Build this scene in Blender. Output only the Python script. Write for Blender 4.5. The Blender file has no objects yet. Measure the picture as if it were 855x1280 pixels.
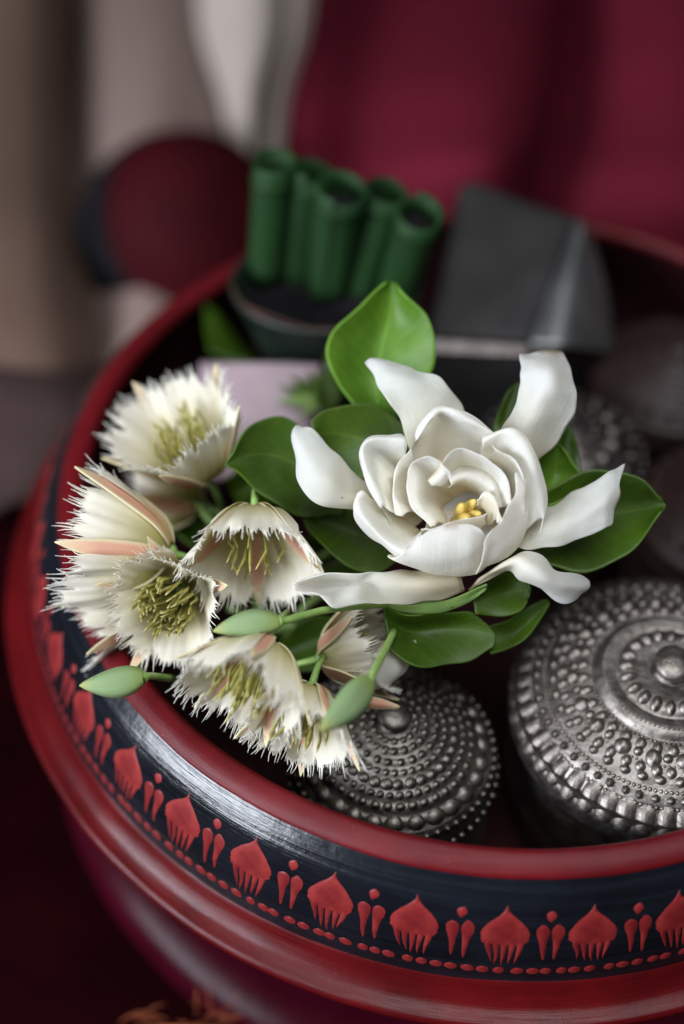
import bpy, bmesh, math, random
import numpy as np
from mathutils import Vector, Matrix, noise

random.seed(7)
sc = bpy.context.scene
COL = sc.collection
R_ = math.radians

# ------------------------------------------------------------------ camera
CAM = Vector((-.0402, -.24661, .26757))
FWD = Vector((0, .658164, -.752875))
RIGHT = Vector((.99998629, .00394202, .00344612))
UP = Vector((-.00523596, .75286426, .65815499))
cd = bpy.data.cameras.new('camera')
cam = bpy.data.objects.new('camera', cd)
COL.objects.link(cam)
m = Matrix((RIGHT, UP, -FWD)).transposed().to_4x4()
m.translation = CAM
cam.matrix_world = m
cd.sensor_fit = 'VERTICAL'
cd.sensor_height = 36
cd.sensor_width = 24
cd.lens = 50
cd.clip_start = .01
cd.clip_end = 50
cd.dof.use_dof = True
cd.dof.focus_distance = .303
cd.dof.aperture_fstop = 3.4
cd.dof.aperture_blades = 9
sc.camera = cam
sc.cycles.diffuse_bounces = 8
sc.cycles.transmission_bounces = 12
FPX = 1280 * 50 / 36

# ------------------------------------------------------------------ world, lamps, exposure
world = bpy.data.worlds.new('World')
sc.world = world
world.use_nodes = True
bg = world.node_tree.nodes['Background']
bg.inputs[0].default_value = (.55, .62, .75, 1)
bg.inputs[1].default_value = .028

def area(name, loc, target, sx, sy, power, col):
    l = bpy.data.lights.new(name, 'AREA')
    l.shape = 'RECTANGLE'
    l.size, l.size_y = sx, sy
    l.energy = power
    l.color = col
    o = bpy.data.objects.new(name, l)
    COL.objects.link(o)
    o.location = loc
    o.rotation_euler = (Vector(target) - Vector(loc)).to_track_quat('-Z', 'Y').to_euler()
    return o

area('window_light', (-.72, -.44, .33), (-.03, -.03, 0), .50, .32, 14.6, (.84, .90, 1.0))
area('overhead_light', (.02, -.16, .60), (-.01, -.05, 0), .34, .34, 3.7, (.93, .965, 1.0))
vs = sc.view_settings
vs.view_transform = 'Standard'
vs.look = 'None'
vs.exposure = 0
vs.gamma = 1

# ------------------------------------------------------------------ placing helpers
def at(px, py, d):
    """point d metres in front of the lens seen in that direction"""
    return CAM + (FWD + RIGHT * ((px - 427.5) / FPX) + UP * ((640 - py) / FPX)) * d

def atz(px, py, z):
    q = FWD + RIGHT * ((px - 427.5) / FPX) + UP * ((640 - py) / FPX)
    return CAM + q * ((z - CAM.z) / q.z)

def cdir(x, y, z):
    """direction given as right, up, towards the viewer"""
    return (RIGHT * x + UP * y - FWD * z).normalized()

class Frame:
    def __init__(s, c, n):
        s.c, s.n = c, n
    def __call__(s, px, py, h):
        q = FWD + RIGHT * ((px - 427.5) / FPX) + UP * ((640 - py) / FPX)
        t = ((s.c - CAM).dot(s.n) + h * .001) / q.dot(s.n)
        return CAM + q * t

# ------------------------------------------------------------------ object helpers
def link(name, me, mat=None, parent=None):
    o = bpy.data.objects.new(name, me)
    COL.objects.link(o)
    if mat is not None and me is not None and len(me.materials) == 0:
        me.materials.append(mat)
    if parent is not None:
        o.parent = parent
    return o

def tag(o, label=None, cat=None, group=None, kind=None):
    if label: o['label'] = label
    if cat: o['category'] = cat
    if group: o['group'] = group
    if kind: o['kind'] = kind
    return o

def thing(name, label, cat, loc=(0, 0, 0), group=None):
    o = bpy.data.objects.new(name, None)
    o.empty_display_size = .01
    COL.objects.link(o)
    o.location = loc
    return tag(o, label, cat, group)

def child(name, me, mat, root, keep=True):
    """part of root; mesh is in world coordinates"""
    o = link(name, me, mat, root)
    if keep:
        o.matrix_parent_inverse = Matrix.Translation(-Vector(root.location))
    return o

def smooth(me):
    me.polygons.foreach_set('use_smooth', [True] * len(me.polygons))
    me.update()
    return me

class MB:
    def __init__(s):
        s.v, s.f, s.uv = [], [], []
    def grid(s, P, closed_u=False, closed_v=False, flip=False):
        """P[i][j] points"""
        n, k = len(P), len(P[0])
        b = len(s.v)
        for i in range(n):
            for j in range(k):
                s.v.append(tuple(P[i][j]))
                s.uv.append((j / max(1, k - 1), i / max(1, n - 1)))
        for i in range(n if closed_v else n - 1):
            for j in range(k if closed_u else k - 1):
                a, c = b + i * k + j, b + i * k + (j + 1) % k
                d, e = b + ((i + 1) % n) * k + (j + 1) % k, b + ((i + 1) % n) * k + j
                s.f.append((a, e, d, c) if flip else (a, c, d, e))
    def tube(s, pts, rads, sides=8, cap=True, uvv=None):
        pts = [Vector(p) for p in pts]
        n = len(pts)
        if not hasattr(rads, '__len__'): rads = [rads] * n
        t0 = (pts[1] - pts[0]).normalized()
        u = t0.orthogonal().normalized()
        b = len(s.v)
        for i, p in enumerate(pts):
            t = (pts[min(i + 1, n - 1)] - pts[max(i - 1, 0)]).normalized()
            u = (u - t * u.dot(t)).normalized()
            w = t.cross(u)
            for j in range(sides):
                a = 2 * math.pi * j / sides
                s.v.append(tuple(p + (u * math.cos(a) + w * math.sin(a)) * rads[i]))
                s.uv.append((j / sides, i / (n - 1) if uvv is None else uvv))
        for i in range(n - 1):
            for j in range(sides):
                s.f.append((b + i * sides + j, b + i * sides + (j + 1) % sides, b + (i + 1) * sides + (j + 1) % sides, b + (i + 1) * sides + j))
        if cap:
            s.f.append(tuple(b + j for j in reversed(range(sides))))
            s.f.append(tuple(b + (n - 1) * sides + j for j in range(sides)))
    def ball(s, c, rx, ry=None, rz=None, M=None, seg=8, ring=5):
        ry = ry or rx; rz = rz or rx
        P = []
        for i in range(ring + 1):
            a = math.pi * i / ring
            row = []
            for j in range(seg):
                t = 2 * math.pi * j / seg
                q = Vector((rx * math.sin(a) * math.cos(t), ry * math.sin(a) * math.sin(t), rz * math.cos(a)))
                if M is not None: q = M @ q
                row.append(Vector(c) + q)
            P.append(row)
        s.grid(P, closed_u=True, flip=True)
    def lathe(s, prof, seg=96, c=(0, 0, 0), flip=False):
        P = [[(c[0] + r * math.cos(2 * math.pi * j / seg), c[1] + r * math.sin(2 * math.pi * j / seg), c[2] + z) for j in range(seg + 1)] for r, z in prof]
        s.grid(P, flip=flip)
    def mesh(s, name):
        me = bpy.data.meshes.new(name)
        me.from_pydata(s.v, [], s.f)
        ul = me.uv_layers.new(name='UVMap')
        idx = np.zeros(len(me.loops), dtype=np.int32)
        me.loops.foreach_get('vertex_index', idx)
        ul.data.foreach_set('uv', np.array(s.uv, dtype=np.float32)[idx].ravel())
        smooth(me)
        return me

def catmull(a, n):
    """a: (k,...) control points -> n samples through them"""
    a = np.asarray(a, float)
    k = len(a)
    ext = np.concatenate([[2 * a[0] - a[1]], a, [2 * a[-1] - a[-2]]])
    out = []
    for t in np.linspace(0, k - 1, n):
        i = min(int(t), k - 2)
        x = t - i
        p0, p1, p2, p3 = ext[i], ext[i + 1], ext[i + 2], ext[i + 3]
        out.append(.5 * (2 * p1 + (p2 - p0) * x + (2 * p0 - 5 * p1 + 4 * p2 - p3) * x * x + (3 * p1 - p0 - 3 * p2 + p3) * x ** 3))
    return np.array(out)

def patch(name, rows, fn, nu=14, nv=18, ripple=0.0, thick=.00035, scale=90, seed=0, edge=0.0, fray=0.0):
    """smooth sheet through rows of control points fn(*point)"""
    C = np.array([[fn(*q) for q in r] for r in rows], float)
    A = catmull(C, nv)
    A = np.swapaxes(catmull(np.swapaxes(A, 0, 1), nu), 0, 1)
    if ripple or edge:
        du = np.gradient(A, axis=1); dv = np.gradient(A, axis=0)
        nrm = lambda X: X / np.maximum(np.linalg.norm(X, axis=2, keepdims=True), 1e-9)
        N_ = nrm(np.cross(du, dv)); du = nrm(du); dv = nrm(dv)
        D = np.zeros_like(A)
        for i in range(nv):
            for j in range(nu):
                p = Vector(A[i, j]) * scale + Vector((seed * 3.7, seed * 1.3, 0))
                x = abs(2 * j / (nu - 1) - 1)
                e = ripple * noise.noise(p) + edge * x ** 3 * noise.noise(p * 1.9 + Vector((9, 4, 2)))
                if fray: e += .30 * ripple * noise.noise(p * 3.3 + Vector((1, 8, 5)))
                D[i, j] = N_[i, j] * e
                if fray:
                    D[i, j] += du[i, j] * fray * x ** 4 * noise.noise(p * 2.6 + Vector((3, 1, 7)))
                    D[i, j] += dv[i, j] * fray * 1.5 * (i / (nv - 1)) ** 6 * noise.noise(p * 2.4 + Vector((5, 2, 1)))
        A = A + D
    b = MB()
    b.grid([[tuple(q) for q in r] for r in A])
    me = b.mesh(name)
    return me

def solid(o, t, sub=1):
    if sub:
        s = o.modifiers.new('smooth', 'SUBSURF')
        s.levels = s.render_levels = sub
    md = o.modifiers.new('thickness', 'SOLIDIFY')
    md.thickness = t
    md.offset = 0
    return o

# ------------------------------------------------------------------ material helpers
def newmat(name):
    mt = bpy.data.materials.new(name)
    mt.use_nodes = True
    nt = mt.node_tree
    return mt, nt, nt.nodes['Principled BSDF'], nt.nodes['Material Output']

def N(nt, t, **kw):
    n = nt.nodes.new(t)
    for k, v in kw.items():
        if k.startswith('i_'):
            n.inputs[k[2:].replace('_', ' ')].default_value = v
        else:
            setattr(n, k, v)
    return n

def ramp(nt, fac, stops):
    n = nt.nodes.new('ShaderNodeValToRGB')
    e = n.color_ramp.elements
    while len(e) < len(stops): e.new(.5)
    for x, (p, c) in zip(e, stops):
        x.position = p
        x.color = (*c, 1)
    nt.links.new(fac, n.inputs[0])
    return n.outputs[0]

def mixc(nt, f, a, b, mode='MIX'):
    n = nt.nodes.new('ShaderNodeMix')
    n.data_type = 'RGBA'
    n.blend_type = mode
    for s, x in ((0, f), (6, a), (7, b)):
        if isinstance(x, (int, float)): n.inputs[s].default_value = x
        elif isinstance(x, tuple): n.inputs[s].default_value = (*x, 1)
        else: nt.links.new(x, n.inputs[s])
    return n.outputs[2]

def coords(nt, kind='Object', scale=(1, 1, 1)):
    tc = N(nt, 'ShaderNodeTexCoord')
    mp = N(nt, 'ShaderNodeMapping')
    mp.inputs['Scale'].default_value = scale
    nt.links.new(tc.outputs[kind], mp.inputs[0])
    return mp.outputs[0]

def noisef(nt, vec, sc_, detail=4, rough=.55):
    n = N(nt, 'ShaderNodeTexNoise')
    n.inputs['Scale'].default_value = sc_
    n.inputs['Detail'].default_value = detail
    n.inputs['Roughness'].default_value = rough
    nt.links.new(vec, n.inputs['Vector'])
    return n.outputs['Fac']

def bump(nt, bs, h, strength, dist):
    b = N(nt, 'ShaderNodeBump')
    b.inputs['Strength'].default_value = strength
    b.inputs['Distance'].default_value = dist
    nt.links.new(h, b.inputs['Height'])
    nt.links.new(b.outputs[0], bs.inputs['Normal'])

def simple(name, stops, sc_=200, rough=.45, spec=.5, vec='Object', vscale=(1, 1, 1), bs_=.3, bd=.0003, metallic=0, bsc=None, coat=0, rvar=.1, sheen=0):
    mt, nt, bs, out = newmat(name)
    v = coords(nt, vec, vscale)
    f = noisef(nt, v, sc_)
    nt.links.new(ramp(nt, f, stops), bs.inputs['Base Color'])
    mr = N(nt, 'ShaderNodeMapRange')
    mr.inputs[3].default_value = rough - rvar
    mr.inputs[4].default_value = rough + rvar
    nt.links.new(f, mr.inputs[0])
    nt.links.new(mr.outputs[0], bs.inputs['Roughness'])
    bs.inputs['Specular IOR Level'].default_value = spec
    bs.inputs['Metallic'].default_value = metallic
    bs.inputs['Coat Weight'].default_value = coat
    if sheen: bs.inputs['Sheen Weight'].default_value = sheen
    if bs_:
        bump(nt, bs, noisef(nt, v, bsc or sc_ * 2, 5), bs_, bd)
    return mt

def add_translucent(nt, bs, out, fac, col):
    tr = N(nt, 'ShaderNodeBsdfTranslucent')
    if isinstance(col, tuple): tr.inputs[0].default_value = (*col, 1)
    else: nt.links.new(col, tr.inputs[0])
    mx = N(nt, 'ShaderNodeMixShader')
    if isinstance(fac, float): mx.inputs[0].default_value = fac
    nt.links.new(bs.outputs[0], mx.inputs[1])
    nt.links.new(tr.outputs[0], mx.inputs[2])
    nt.links.new(mx.outputs[0], out.inputs[0])

def petal_mat():
    mt, nt, bs, out = newmat('gardenia_petal')
    uv = coords(nt, 'UV')
    sp = N(nt, 'ShaderNodeSeparateXYZ')
    nt.links.new(uv, sp.inputs[0])
    base = ramp(nt, sp.outputs[1], [(0, (.80, .71, .48)), (.3, (.90, .88, .80)), (.6, (.94, .94, .92)), (1, (.94, .94, .94))])  # creamy petal base, deepened to carry the warm shade inside the cup
    f = noisef(nt, coords(nt), 160, 3)
    c = mixc(nt, f, base, mixc(nt, 1.0, base, (.95, .93, .88), 'MULTIPLY'))
    # a few browned bruises
    n2 = noisef(nt, coords(nt), 330, 2)
    mr = N(nt, 'ShaderNodeMapRange')
    mr.inputs[1].default_value, mr.inputs[2].default_value = .74, .80
    nt.links.new(n2, mr.inputs[0])
    c = mixc(nt, mr.outputs[0], c, (.52, .38, .22))
    # browned, drying tips
    tp = N(nt, 'ShaderNodeMapRange'); tp.inputs[1].default_value, tp.inputs[2].default_value = .93, 1.0
    nt.links.new(sp.outputs[1], tp.inputs[0])
    n3 = noisef(nt, coords(nt), 210, 3)
    m3 = N(nt, 'ShaderNodeMapRange'); m3.inputs[1].default_value, m3.inputs[2].default_value = .52, .66
    nt.links.new(n3, m3.inputs[0])
    m4 = N(nt, 'ShaderNodeMath', operation='MULTIPLY'); nt.links.new(tp.outputs[0], m4.inputs[0]); nt.links.new(m3.outputs[0], m4.inputs[1])
    c = mixc(nt, m4.outputs[0], c, (.60, .45, .27))
    nt.links.new(c, bs.inputs['Base Color'])
    bs.inputs['Roughness'].default_value = .6
    bs.inputs['Specular IOR Level'].default_value = .2
    bs.inputs['Subsurface Weight'].default_value = .5
    bs.inputs['Subsurface Radius'].default_value = (1, .8, .6)
    bs.inputs['Subsurface Scale'].default_value = .005
    v = noisef(nt, coords(nt, 'UV', (26, 2.2, 1)), 1.6, 3)
    bump(nt, bs, v, .35, .0005)
    add_translucent(nt, bs, out, .52, mixc(nt, 1.0, c, (1.0, .99, .965), 'MULTIPLY'))
    return mt

def leaf_mat(name, dark, light, trans):
    mt, nt, bs, out = newmat(name)
    tc = N(nt, 'ShaderNodeTexCoord')
    sp = N(nt, 'ShaderNodeSeparateXYZ')
    nt.links.new(tc.outputs['UV'], sp.inputs[0])
    # distance from the midrib
    a = N(nt, 'ShaderNodeMath', operation='SUBTRACT'); a.inputs[1].default_value = .5
    nt.links.new(sp.outputs[0], a.inputs[0])
    ab = N(nt, 'ShaderNodeMath', operation='ABSOLUTE'); nt.links.new(a.outputs[0], ab.inputs[0])
    # side veins: sin of v*k - |u|*q
    m1 = N(nt, 'ShaderNodeMath', operation='MULTIPLY'); m1.inputs[1].default_value = 62
    nt.links.new(sp.outputs[1], m1.inputs[0])
    m2 = N(nt, 'ShaderNodeMath', operation='MULTIPLY_ADD'); m2.inputs[1].default_value = -42
    nt.links.new(ab.outputs[0], m2.inputs[0]); nt.links.new(m1.outputs[0], m2.inputs[2])
    sn = N(nt, 'ShaderNodeMath', operation='SINE'); nt.links.new(m2.outputs[0], sn.inputs[0])
    ve = N(nt, 'ShaderNodeMapRange'); ve.inputs[1].default_value, ve.inputs[2].default_value = .86, 1.0
    nt.links.new(sn.outputs[0], ve.inputs[0])
    mid = N(nt, 'ShaderNodeMapRange'); mid.inputs[1].default_value, mid.inputs[2].default_value = .022, .006
    nt.links.new(ab.outputs[0], mid.inputs[0])
    mx = N(nt, 'ShaderNodeMath', operation='MAXIMUM')
    sv = N(nt, 'ShaderNodeMath', operation='MULTIPLY'); sv.inputs[1].default_value = .35
    nt.links.new(ve.outputs[0], sv.inputs[0])
    nt.links.new(sv.outputs[0], mx.inputs[0]); nt.links.new(mid.outputs[0], mx.inputs[1])
    f = noisef(nt, coords(nt), 130, 5)
    c = ramp(nt, f, [(.3, dark), (.7, light)])
    vc = tuple(min(1, x * 1.9 + .01) for x in light)
    mm = N(nt, 'ShaderNodeMath', operation='MULTIPLY'); mm.inputs[1].default_value = .40
    nt.links.new(mx.outputs[0], mm.inputs[0])
    c = mixc(nt, mm.outputs[0], c, vc)
    # pale rim
    ed = N(nt, 'ShaderNodeMapRange'); ed.inputs[1].default_value, ed.inputs[2].default_value = .484, .499
    nt.links.new(ab.outputs[0], ed.inputs[0])
    edm = N(nt, 'ShaderNodeMath', operation='MULTIPLY'); edm.inputs[1].default_value = .45
    nt.links.new(ed.outputs[0], edm.inputs[0])
    c = mixc(nt, edm.outputs[0], c, vc)
    sp_ = noisef(nt, coords(nt), 520, 2, .5)
    mr = N(nt, 'ShaderNodeMapRange'); mr.inputs[1].default_value, mr.inputs[2].default_value = .71, .76
    nt.links.new(sp_, mr.inputs[0])
    c = mixc(nt, mr.outputs[0], c, (.10, .085, .02))
    big = noisef(nt, coords(nt), 45, 3, .6)
    c = mixc(nt, big, mixc(nt, 1.0, c, (.62, .78, .7), 'MULTIPLY'), mixc(nt, 1.0, c, (1.45, 1.18, 1.0), 'MULTIPLY'))
    nt.links.new(c, bs.inputs['Base Color'])
    bs.inputs['Roughness'].default_value = .43
    bs.inputs['Specular IOR Level'].default_value = .3
    bump(nt, bs, mx.outputs[0], .22, -.0003)
    add_translucent(nt, bs, out, trans, mixc(nt, 1.0, c, (1.5, 1.6, .6), 'MULTIPLY'))
    return mt

def uvramp(name, stops, rough=.5, trans=.25, spec=.3, across=None, nsc=250):
    mt, nt, bs, out = newmat(name)
    uv = coords(nt, 'UV')
    sp = N(nt, 'ShaderNodeSeparateXYZ')
    nt.links.new(uv, sp.inputs[0])
    c = ramp(nt, sp.outputs[1], stops)
    if across:
        c2 = ramp(nt, sp.outputs[0], [(p, (a, a, a)) for p, a in across[0]])
        c = mixc(nt, c2, c, across[1])
    f = noisef(nt, coords(nt), nsc, 4)
    c = mixc(nt, f, c, mixc(nt, 1.0, c, (.88, .86, .80), 'MULTIPLY'))
    nt.links.new(c, bs.inputs['Base Color'])
    bs.inputs['Roughness'].default_value = rough
    bs.inputs['Specular IOR Level'].default_value = spec
    v = noisef(nt, coords(nt, 'UV', (22, 1.5, 1)), 2, 3)
    bump(nt, bs, v, .25, .0003)
    if trans: add_translucent(nt, bs, out, trans, c)
    return mt

def lacquer(name, stops, rough, sc_=60, stripe=(3, 260), coat=.3, bstr=.3, bd=.0004, chips=None, spec=.5, scr=.35, une=1.6):
    """brushed lacquer: streaks that run round the bowl (UV: u round, v down)"""
    mt, nt, bs, out = newmat(name)
    v = coords(nt, 'UV', (stripe[0] * 10, stripe[1], 1))
    st = noisef(nt, v, 1.0, 5, .6)
    f = noisef(nt, coords(nt), sc_, 5)
    mixn = N(nt, 'ShaderNodeMath', operation='MULTIPLY_ADD')
    mixn.inputs[1].default_value = .5
    hb = N(nt, 'ShaderNodeMath', operation='MULTIPLY'); hb.inputs[1].default_value = .5
    nt.links.new(f, hb.inputs[0]); nt.links.new(st, mixn.inputs[0]); nt.links.new(hb.outputs[0], mixn.inputs[2])
    c = ramp(nt, mixn.outputs[0], stops)
    if chips:
        cn = noisef(nt, coords(nt), 420, 3, .7)
        mr = N(nt, 'ShaderNodeMapRange'); mr.inputs[1].default_value, mr.inputs[2].default_value = .70, .73
        nt.links.new(cn, mr.inputs[0])
        c = mixc(nt, mr.outputs[0], c, chips)
    nt.links.new(c, bs.inputs['Base Color'])
    mr = N(nt, 'ShaderNodeMapRange'); mr.inputs[3].default_value, mr.inputs[4].default_value = rough - .1, rough + .14
    nt.links.new(st, mr.inputs[0]); nt.links.new(mr.outputs[0], bs.inputs['Roughness'])
    bs.inputs['Specular IOR Level'].default_value = spec
    bs.inputs['Coat Weight'].default_value = coat
    bs.inputs['Coat Roughness'].default_value = .2
    # hairline scratches and broad hand-finished unevenness
    sc1 = noisef(nt, coords(nt, 'Object', (900, 60, 300)), 1.0, 2, .5)
    un = noisef(nt, coords(nt), 75, 4, .6)
    a1 = N(nt, 'ShaderNodeMath', operation='MULTIPLY_ADD'); a1.inputs[1].default_value = scr
    nt.links.new(sc1, a1.inputs[0]); nt.links.new(mixn.outputs[0], a1.inputs[2])
    a2 = N(nt, 'ShaderNodeMath', operation='MULTIPLY_ADD'); a2.inputs[1].default_value = une
    nt.links.new(un, a2.inputs[0]); nt.links.new(a1.outputs[0], a2.inputs[2])
    bump(nt, bs, a2.outputs[0], bstr, bd)
    return mt

M = {}
M['petal'] = petal_mat()
M['leaf_dark'] = leaf_mat('glossy_dark_leaf', (.020, .050, .0025), (.042, .088, .005), .15)
M['leaf_lit'] = leaf_mat('lit_light_leaf', (.060, .155, .012), (.105, .225, .020), .30)  # brighter green: light on and through the tall leaf is put into its colour
M['leaf_under'] = leaf_mat('pale_leaf_underside', (.12, .22, .06), (.19, .30, .10), .25)
M['fringe'] = uvramp('fringed_petal', [(0, (.34, .33, .07)), (.22, (.56, .51, .20)), (.45, (.78, .73, .51)), (.66, (.89, .86, .76)), (1, (.94, .93, .90))], .65, .45)
M['sepal'] = uvramp('salmon_sepal', [(0, (.50, .42, .16)), (.3, (.66, .34, .22)), (.65, (.70, .38, .28)), (1, (.74, .62, .40))], .5, .15,
                    across=([(0, 1), (.22, .0), (.78, .0), (1, 1)], (.72, .66, .42)))
M['stamen'] = uvramp('stamen', [(0, (.34, .34, .09)), (.6, (.40, .37, .10)), (.8, (.26, .22, .05)), (1, (.50, .46, .20))], .6, .1)
M['bud'] = uvramp('green_bud', [(0, (.19, .26, .07)), (.3, (.17, .25, .115)), (.75, (.18, .26, .12)), (1, (.30, .31, .10))], .6, .06, nsc=420)
M['stalk'] = simple('green_stalk', [(.3, (.16, .28, .06)), (.7, (.26, .38, .11))], 300, .5)
M['pistil'] = simple('yellow_pistil', [(.3, (.42, .29, .05)), (.7, (.60, .45, .12))], 500, .45, bs_=.5)
M['red'] = lacquer('red_lacquer', [(.35, (.036, .0018, .0025)), (.6, (.086, .0033, .0042))], .28, coat=.0, spec=.22, une=.7, chips=(.07, .006, .008))
M['red_lip'] = lacquer('red_lip_lacquer', [(.35, (.062, .003, .005)), (.62, (.118, .0055, .008))], .34, coat=.0, spec=.2, une=1.0, chips=(.36, .07, .06))
M['black'] = lacquer('black_lacquer', [(.35, (.003, .0035, .005)), (.65, (.008, .0095, .014))], .20, stripe=(1.2, 14), bstr=.6, bd=.0009, coat=.0, scr=.03, une=.5)
M['jar_red'] = lacquer('dull_red_lacquer', [(.35, (.022, .0016, .003)), (.65, (.040, .003, .005))], .7, coat=0, spec=.06)
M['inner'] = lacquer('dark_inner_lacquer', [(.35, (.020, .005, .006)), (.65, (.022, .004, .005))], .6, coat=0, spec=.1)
M['foot'] = lacquer('dark_red_foot_lacquer', [(.35, (.022, .0014, .004)), (.65, (.042, .0022, .008))], .22, coat=.0, une=.6, spec=.07)
M['paint'] = simple('thick_red_paint', [(.25, (.105, .006, .008)), (.5, (.165, .012, .012)), (.75, (.24, .022, .020))], 190, .50, spec=.3, bs_=.35, bd=.0002)
M['silver'] = simple('tarnished_silver', [(.25, (.12, .098, .083)), (.5, (.225, .20, .18)), (.75, (.34, .315, .29))], 300, .48, metallic=1, bs_=.6, bd=.0005, bsc=520)
M['silver_dull'] = simple('dull_silver', [(.25, (.09, .079, .068)), (.5, (.15, .134, .118)), (.75, (.20, .182, .163))], 260, .47, metallic=1, bs_=.55, bd=.0004, bsc=520)
M['silver_dark'] = simple('blackened_silver', [(.25, (.07, .055, .052)), (.5, (.14, .12, .115)), (.75, (.22, .20, .19))], 200, .45, metallic=1, bs_=.3, bsc=500)
M['dull_black'] = simple('black_lacquer_and_shade', [(.3, (.005, .005, .006)), (.7, (.010, .009, .010))], 60, .7, spec=.05)  # black lacquer of the jar; also the painted shade inside the rolls
M['brown_lacquer'] = simple('dark_brown_lacquer', [(.3, (.014, .007, .006)), (.7, (.028, .014, .012))], 60, .5, spec=.3)
M['tin'] = simple('lit_grey_tin', [(.3, (.18, .18, .18)), (.7, (.32, .32, .32))], 50, .42, metallic=.9, bs_=.2)
M['tin_dark'] = simple('dark_tin', [(.3, (.018, .017, .017)), (.7, (.036, .034, .034))], 60, .6, bs_=.3, spec=.2)
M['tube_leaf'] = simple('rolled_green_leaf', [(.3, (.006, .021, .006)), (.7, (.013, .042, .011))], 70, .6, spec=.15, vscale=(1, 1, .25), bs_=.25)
M['cup_leaf'] = simple('dark_folded_leaf', [(.3, (.0025, .007, .004)), (.7, (.006, .014, .008))], 70, .5)
M['orange'] = simple('orange_thread', [(.3, (.30, .060, .016)), (.7, (.44, .12, .03))], 200, .7)
M['brown_thread'] = simple('brown_thread', [(.3, (.04, .012, .005)), (.7, (.08, .025, .010))], 400, .7)
M['dark_wood'] = simple('dark_brown_wood', [(.3, (.020, .012, .010)), (.7, (.04, .024, .02))], 20, .6, vscale=(1, 1, .1))
M['lilac'] = simple('pale_lilac_cloth', [(.3, (.25, .18, .20)), (.7, (.32, .245, .265))], 60, .7)

# ------------------------------------------------------------------ the setting
FLOOR = -.10
b = MB()
nx = 60
P = []
for i in range(nx):
    row = []
    for j in range(nx):
        x, y = -2 + 4 * j / (nx - 1), -1.5 + 4 * i / (nx - 1)
        row.append((x, y, FLOOR - .002 + .0015 * noise.noise(Vector((x * 3, y * 3, 0)))))
    P.append(row)
b.grid(P)
M['floor'] = simple('dark_red_floor_cloth', [(.3, (.006, .0009, .0014)), (.7, (.011, .0013, .002))], 30, .85, bs_=.4, bsc=600, spec=.0)
tag(link('floor', b.mesh('floor'), M['floor']), kind='structure')

# ------------------------------------------------------------------ lacquer bowl
bowl = thing('lacquer_bowl', 'large red and black lacquer bowl with a painted border, holding flowers and silver boxes', 'bowl', (0, 0, FLOOR))
def bowl_part(name, prof, mat, n=None, seg=192, wob=.0):
    pr = catmull(prof, n) if n else prof
    b = MB(); b.lathe([tuple(q) for q in pr], seg, flip=True)
    if wob:
        v2 = []
        for x, y, z in b.v:
            r = math.hypot(x, y) or 1
            e = wob * (noise.noise(Vector((x * 26, y * 26, z * 60))) + .5 * noise.noise(Vector((x * 90, y * 90, z * 150))))
            v2.append((x * (1 + e / r), y * (1 + e / r), z + e * .6))
        b.v = v2
    return child(name, b.mesh(name), mat, bowl)
BAND = [(.1118, 0), (.1158, -.0045), (.1190, -.0115), (.1212, -.0185), (.1226, -.026)]
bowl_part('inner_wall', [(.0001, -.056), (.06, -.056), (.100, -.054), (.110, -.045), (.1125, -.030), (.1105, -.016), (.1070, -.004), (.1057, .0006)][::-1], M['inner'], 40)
bowl_part('lip', [(.1053, -.0004), (.1056, .0012), (.1068, .0022), (.1090, .0020), (.1108, .0012), (.1119, .0002), (.1119, -.0012)], M['red_lip'], 24, 288, .00025)
BP = catmull(BAND, 48)
bowl_part('black_band', [tuple(q) for q in BP], M['black'])
bowl_part('ridge', [(.1220, -.0255), (.1229, -.0262), (.1244, -.0288), (.1262, -.0308), (.1281, -.0316), (.1297, -.0320), (.1304, -.0332),
                    (.1300, -.0346), (.1282, -.0354), (.1268, -.0366), (.1266, -.0384), (.1272, -.0396), (.1268, -.0412), (.1240, -.0430), (.119, -.046)], M['red'], 80, 288, .0003)
bowl_part('foot', [(.1195, -.0455), (.110, -.051), (.102, -.058), (.0975, -.066), (.0975, -.074), (.1015, -.0795), (.109, -.0812), (.1175, -.0830), (.1240, -.0870), (.1262, -.0925), (.1245, -.0982), (.11, -.0998)], M['foot'], 70)

bs_len = np.concatenate([[0], np.cumsum(np.hypot(*np.diff(BP, axis=0).T))])
def band(s, th, off):
    """point on the band, s metres below its top edge, th radians round from the motif's middle"""
    r = np.interp(s, bs_len, BP[:, 0]); z = np.interp(s, bs_len, BP[:, 1])
    i = min(np.searchsorted(bs_len, s), len(BP) - 1); i = max(i, 1)
    t = BP[i] - BP[i - 1]; t = t / np.hypot(*t)
    r += -t[1] * off; z += t[0] * off
    return (r * math.cos(th), r * math.sin(th), z)

def stroke(b, path, rows=9, cols=5, h=.00018):
    """path: list of (t mm round, s mm down, half width mm); puffed paint stroke"""
    A = catmull(path, rows)
    P = []
    for k, (t, s, w) in enumerate(A):
        w = max(w * (1 + .06 * noise.noise(Vector((k * .8, t * 3, s * .7)))), .02)
        t += .07 * noise.noise(Vector((k * .5, s, 3.3)))
        row = []
        e = math.sin(math.pi * min(1, max(0, .06 + .94 * k / (rows - 1)))) ** .35 if 0 < k < rows - 1 else 0
        for j in range(cols):
            u = 2 * j / (cols - 1) - 1
            off = -.0001 + h * e * (1 - u * u) ** .5 + .00008
            row.append(band((s) * .001, (t + u * w) * .001 / .119, off))
        P.append(row)
    b.grid(P)

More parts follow.
